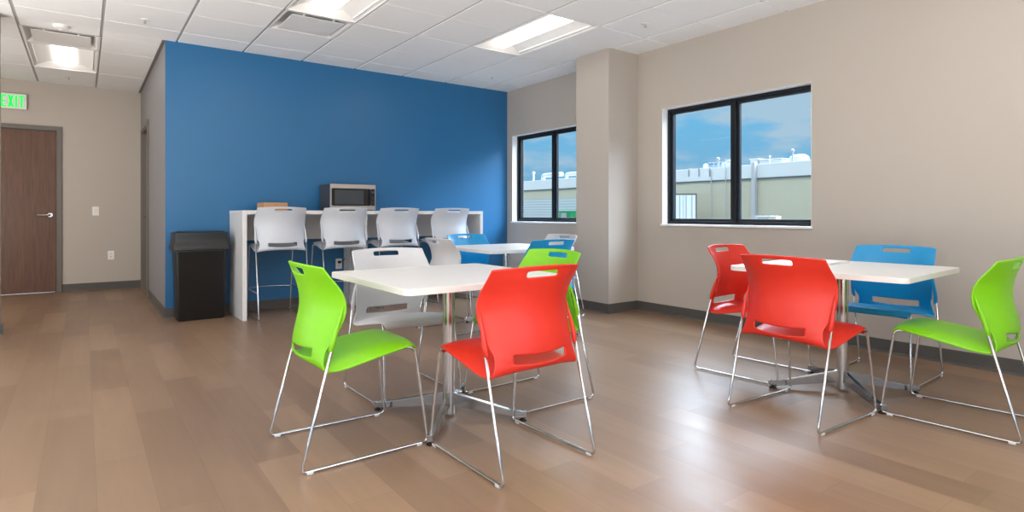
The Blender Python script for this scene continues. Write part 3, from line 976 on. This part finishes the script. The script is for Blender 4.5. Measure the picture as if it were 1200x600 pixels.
# paper stack on right table
t = empty('paper_stack', 'small flat stack of white paper on the right table', 'paper', (3.70, 1.80, TH), R(3.5))
b = new(); box(b, -.14, .14, -.108, .108, 0, .008, bev=.001); obj('sheets', b, M['whitewood'], t)
b = new(); tt = bmesh.new(); box(tt, -.137, .137, -.105, .105, .0083, .0125, bev=.001); merge(b, tt, 0, Matrix.Rotation(R(4), 4, 'Z')); obj('top_sheet', b, M['plas'], t)

# ------------------------------------------------------------------ bar stools
DZ, SY = .275, -.035
SFS = {}
for sx in (-1, 1):
    b = side_frame(sx, dz=DZ, yr=-.300, yf=.300, xr=.232, xf=.216, sy=SY)
    me = bpy.data.meshes.new('side_frame'); b.to_mesh(me); b.free(); me.materials.append(M['chrome'])
    for p in me.polygons: p.use_smooth = True
    SFS[sx] = me
b = new()
zf = .268
def lerp(a, b_, k): return a+(b_-a)*k
kr = (zf-.0096)/(.79-.0096); kf = (zf-.0096)/(.709-.0096)
ry, rx = lerp(-.300, -.183, kr), lerp(.232, .2375, kr)
fy, fx = lerp(.300, .187, kf), lerp(.216, .214, kf)
pts = [(-rx, ry, zf), (-fx, fy, zf), (-.10, fy+.045, zf+.002), (0, fy+.055, zf+.003), (.10, fy+.045, zf+.002), (fx, fy, zf), (rx, ry, zf)]
tube(b, fillet(pts, .04, 5), .005, 8)
FR = bpy.data.meshes.new('footrest'); b.to_mesh(FR); b.free(); FR.materials.append(M['chrome'])
for p in FR.polygons: p.use_smooth = True
CBS = cross_meshes(SY, DZ)
GLS = []
for sx in (-1, 1):
    for (y, x) in ((-.26, .2310), (.25, .2165)):
        b = glide_bm(sx, y, x); me = bpy.data.meshes.new('glide'); b.to_mesh(me); b.free(); me.materials.append(M['glide']); GLS.append(me)
def stool(x, y, deg, label):
    t = empty('bar_stool', label, 'stool', (x, y, 0), R(deg), 'white bar stools along the counter')
    link('seat', SEATS['sgrey'][0], t, (0, SY, DZ)); bk = link('backrest', SEATS['sgrey'][1], t, (0, SY, DZ))
    for q in SEATS['sgrey'][2]: link('leg_socket', q, bk)
    for sx in (-1, 1): link('side_frame', SFS[sx], t)
    link('footrest', FR, t)
    for q in CBS: link('cross_bar', q, t)
    for g in GLS: link('glide', g, t)
for x, lab in ((1.560, 'pale grey bar stool at the left end of the counter, before the cardboard box'),
               (2.196, 'pale grey bar stool directly in front of the microwave'),
               (2.805, 'pale grey bar stool right of the microwave, between two others'),
               (3.470, 'pale grey bar stool at the right end of the counter')):
    stool(x, 6.135, 0, lab)

# ------------------------------------------------------------------ outside
GZ = -1.20
bm = new(); box(bm, XR+.35, 120, -60, 140, GZ-.3, GZ)
structure(obj('ground', bm, M['ground']), 'paved yard outside the windows', 'ground')
XB = 50.0
t = empty('warehouse', 'long beige warehouse with a white parapet across the yard', 'building', (XB, 50, GZ))
b = new(); box(b, 0, 14, -60, 60, 0, 4.2-GZ); obj('beige_wall', b, M['facade'], t)
b = new(); box(b, -.10, 14, -60, 60, 4.32-GZ, 5.60-GZ, bev=.03); obj('parapet', b, M['band'], t)
b = new(); box(b, -.16, 14, -60, 60, 4.2-GZ, 4.32-GZ); obj('flashing', b, M['bandline'], t)
b = new(); box(b, -.06, -.001, 1.5, 30, 0, 3.05-GZ); obj('ribbed_siding', b, M['siding'], t)
def bw(px, y=None):     # pixel column -> y on the warehouse plane
    q = (px-600)/F_PX; s, c = math.sin(YAW), math.cos(YAW)
    return (XB-.1)*(c-q*s)/(s+q*c)-50
def hz(px, py):         # height on the warehouse front for a pixel
    q = (px-600)/F_PX; s, c = math.sin(YAW), math.cos(YAW)
    return EYE+(Y_HOR-py)*(XB)/(F_PX*(s+q*c))-GZ
b = new(); y = bw(885.5); box(b, -.55, -.10, y-.17, y+.17, 1.5, 5.75-GZ, bev=.02); box(b, -.62, -.10, y-.22, y+.22, 1.3, 1.5, bev=.02)
obj('downspout', b, M['wmetal'], t)
for px in (851, 834):
    b = new(); y = bw(px); tube(b, [(-.2, y, .6), (-.2, y, hz(px, 186 if px == 851 else 200))], .045, 8)
    obj('conduit', b, M['wmetal'], t)
for px in (807.5, 819.5, 832):
    b = new(); y = bw(px); box(b, -.22, -.10, y-.05, y+.05, hz(px, 207), hz(px, 197)); obj('scupper', b, M['gmetal'], t)
roof = 5.60-GZ
rt = []
def roof_item(name, px0, px1, py_top, label, cat, depth=1.5, back=1.5, shape='box', m='wmetal', group=None):
    y1, y0 = bw(px0), bw(px1)
    zt_ = hz((px0+px1)/2, py_top)*1.0
    zt_ = roof + max(.2, (zt_-roof)*(1+back/XB)+0.15)
    o = empty(name, label, cat, (XB+back, 50+(y0+y1)/2, GZ+roof), 0, group)
    hw = (y1-y0)/2; h = zt_-roof
    b = new()
    if shape == 'box':
        box(b, 0, depth, -hw, hw, 0.0, h*.85, bev=.04); box(b, -.08, depth+.08, -hw-.06, hw+.06, h*.85, h, bev=.03)
    elif shape == 'dome':
        lathe(b, [(0, 0), (hw, 0), (hw, h*.35), (hw*.92, h*.7), (hw*.6, h*.93), (0, h)], (hw, 0, 0), 24)
    elif shape == 'pipe':
        tube(b, [(0, 0, 0), (0, 0, h*.82)], hw*.55, 10); lathe(b, [(0, h*.8), (hw, h*.8), (hw*.9, h*.93), (0, h)], (0, 0, 0), 16)
    elif shape == 'duct':
        r_ = h*.28
        tube(b, fillet([(0, hw, 0), (0, hw, h-r_), (0, -hw, h-r_)], h*.6, 8), r_, 14)
    elif shape == 'rail':
        for k in range(4):
            yy = -hw+2*hw*k/3; tube(b, [(0, yy, 0), (0, yy, h)], .04, 6)
        tube(b, [(0, -hw, h), (0, hw, h)], .04, 6); tube(b, [(0, -hw, h*.55), (0, hw, h*.55)], .04, 6)
    elif shape == 'rtu':
        box(b, 0, depth, -hw, hw, .1, h*.62, bev=.04)
        lathe(b, [(0, h*.6), (hw*.6, h*.6), (hw*.6, h*.85), (hw*.45, h), (0, h)], (depth*.5, hw*.2, 0), 18)
        box(b, .1, depth-.1, -hw*.9, -hw*.2, h*.6, h*.8, bev=.03)
    obj('casing', b, M[m], o, smooth=(shape not in ('box', 'rail')))
    return o
roof_item('roof_rail', 808, 828, 190.5, 'thin metal guard rail on the warehouse roof, left part', 'railing', shape='rail', m='gmetal', back=3)
roof_item('roof_ventilator', 811, 816, 192.5, 'small white dome on the warehouse roof behind the guard rail', 'roof vent', shape='dome')
roof_item('roof_stack', 828.5, 832, 185.5, 'grey twin vent stack on the warehouse roof', 'vent pipe', shape='pipe', m='gmetal')
roof_item('roof_cooling_unit', 834, 845, 187.5, 'white cooling unit on the roof with a round fan housing', 'roof unit', shape='rtu')
roof_item('roof_stack', 849, 852, 184, 'thin capped stack on the roof beside the window mullion', 'vent pipe', shape='pipe', m='gmetal')
roof_item('roof_cooling_unit', 868, 877, 187, 'white block unit on the roof right of the window mullion', 'roof unit', shape='box')
roof_item('roof_duct_box', 878, 905, 187.2, 'long low white duct casing on the warehouse roof', 'roof duct', shape='box')
roof_item('roof_ventilator', 909, 931, 181, 'large rounded white ventilator on the warehouse roof', 'roof vent', shape='dome')
roof_item('roof_stack', 922, 926, 176, 'tall dark capped stack in front of the rounded ventilator', 'vent pipe', shape='pipe', m='gmetal', back=.6)
roof_item('roof_stack', 896, 898.5, 184, 'slim pipe on the warehouse roof in the right window pane', 'vent pipe', shape='pipe', m='wmetal', back=.6)
roof_item('roof_duct', 626, 648, 203.5, 'curved white duct on the roof seen in the far window, left pane', 'roof duct', shape='duct')
roof_item('roof_duct', 653, 682, 202, 'curved white duct on the roof seen in the far window, right pane', 'roof duct', shape='duct')
roof_item('roof_stack', 613.5, 616, 202, 'short white stack at the left edge of the far window view', 'vent pipe', shape='pipe')

def ray(px, X):
    q = (px-600)/F_PX; s, c = math.sin(YAW), math.cos(YAW)
    return X*(c-q*s)/(s+q*c)
def hat(px, py, X):
    q = (px-600)/F_PX; s, c = math.sin(YAW), math.cos(YAW)
    return EYE+(Y_HOR-py)*X/(F_PX*(s+q*c))
# trailer
XT = 44.0
ya, yb = ray(815.5, XT), ray(786, XT); zt = hat(805, 227.5, XT)
t = empty('cargo_trailer', 'white box trailer parked with closed rear doors beside the warehouse', 'trailer', (XT, (ya+yb)/2, GZ), R(38))
hw = 1.14; h = zt-GZ
b = new(); box(b, .05, 5.2, -hw, hw, 1.05, h, bev=.03); obj('body', b, M['wmetal'], t)
for s in (-1, 1):
    a_, c_ = (-hw+.08, -.02) if s < 0 else (.02, hw-.08)
    b = new(); box(b, 0, .05, a_, c_, 1.15, h-.1, bev=.01); dd = obj('rear_door', b, M['trailer'], t)
    b = new(); yy = s*.28
    tube(b, [(-.03, yy, 1.1), (-.03, yy, h-.08)], .03, 8); tube(b, [(-.03, yy+s*.5, 1.1), (-.03, yy+s*.5, h-.08)], .03, 8)
    obj('lock_rod', b, M['gmetal'], dd)
b = new(); box(b, -.02, .12, -hw-.06, -hw, .9, h+.05); box(b, -.02, .12, -hw, hw, h, h+.06); obj('edge_trim', b, M['rust'], t)
b = new(); box(b, .0, .15, -hw, hw, .55, .7); box(b, .3, 5.0, -.5, .5, .85, 1.05); obj('bumper', b, M['gmetal'], t)
for s in (-1, 1):
    b = new(); tt = bmesh.new(); bmesh.ops.create_cone(tt, cap_ends=True, segments=24, radius1=.5, radius2=.5, depth=.5, matrix=Matrix.Translation((1.4, s*(hw-.35), .5)) @ Matrix.Rotation(PI/2, 4, 'X')); merge(b, tt)
    obj('wheel', b, M['rub'], t)
# green container
XG = 46.0
ya, yb = ray(690, XG), ray(655, XG); zt = hat(668, 247, XG)
t = empty('waste_container', 'green steel waste container standing outside the far window', 'container', (XG, (ya+yb)/2, GZ))
hw = (yb-ya)/2; h = zt-GZ
b = new(); prism(b, [(-hw, .15), (hw, .15), (hw, h-.1), (-hw, h-.1)], 'x', 0, 2.0, bev=.02); box(b, -.06, 2.06, -hw-.06, hw+.06, h-.12, h, bev=.02)
obj('hull', b, M['dgreen'], t)
b = new()
for k in range(7): yy = -hw+2*hw*(k+.5)/7; box(b, -.07, 0, yy-.05, yy+.05, .2, h-.12)
obj('ribs', b, M['dgreen'], t)
b = new(); box(b, -.14, -.075, hw-1.5, hw-.5, 1.0, h-.25, bev=.02); obj('hatch', b, M['gmetal'], t)
# yard boxes
XQ = 42.0
ya, yb = ray(903, XQ), ray(884, XQ); zt = hat(895, 253, XQ)
t = empty('generator_cabinet', 'grey equipment cabinet in the yard below the downspout', 'cabinet', (XQ, (ya+yb)/2, GZ))
hw = (yb-ya)/2; h = zt-GZ
b = new(); box(b, 0, 1.2, -hw, hw, .1, h, bev=.03); obj('cabinet_body', b, M['wmetal'], t)
b = new(); box(b, -.03, 0, -hw+.15, hw-.3, .3, h-.15); obj('louvre', b, M['gmetal'], t)
b = new(); box(b, .05, 1.15, -hw+.03, hw-.03, 0, .1); obj('plinth', b, M['gmetal'], t)
ya, yb = ray(909, XQ), ray(903.5, XQ)
t = empty('utility_box', 'small tan utility box beside the grey equipment cabinet', 'utility box', (XQ, (ya+yb)/2, GZ))
b = new(); box(b, 0, .8, -(yb-ya)/2, (yb-ya)/2, 0, h*.99, bev=.03); obj('box_body', b, M['tan'], t)
# fence
XF = 35.0
zf_ = hat(870, 256.6, XF)-GZ
t = empty('picket_fence', 'dark metal picket fence along the yard, only its spiked top in view', 'fence', (XF, 32, GZ))
b = new()
k = -16.0
while k < 32:
    box(b, -.012, .012, k-.012, k+.012, 0.05, zf_-.05)
    prism(b, [(k-.022, zf_-.12), (k+.022, zf_-.12), (k, zf_)], 'x', -.012, .012)
    k += .21
obj('pickets', b, M['gmetal'], t)
b = new(); box(b, -.025, .025, -16, 32, zf_-.30, zf_-.25); box(b, -.025, .025, -16, 32, .15, .20); obj('rails', b, M['gmetal'], t)
for k in range(17):
    b = new(); yy = -16+3*k; box(b, -.04, .04, yy-.04, yy+.04, 0, zf_-.10, bev=.005); obj('post', b, M['gmetal'], t)
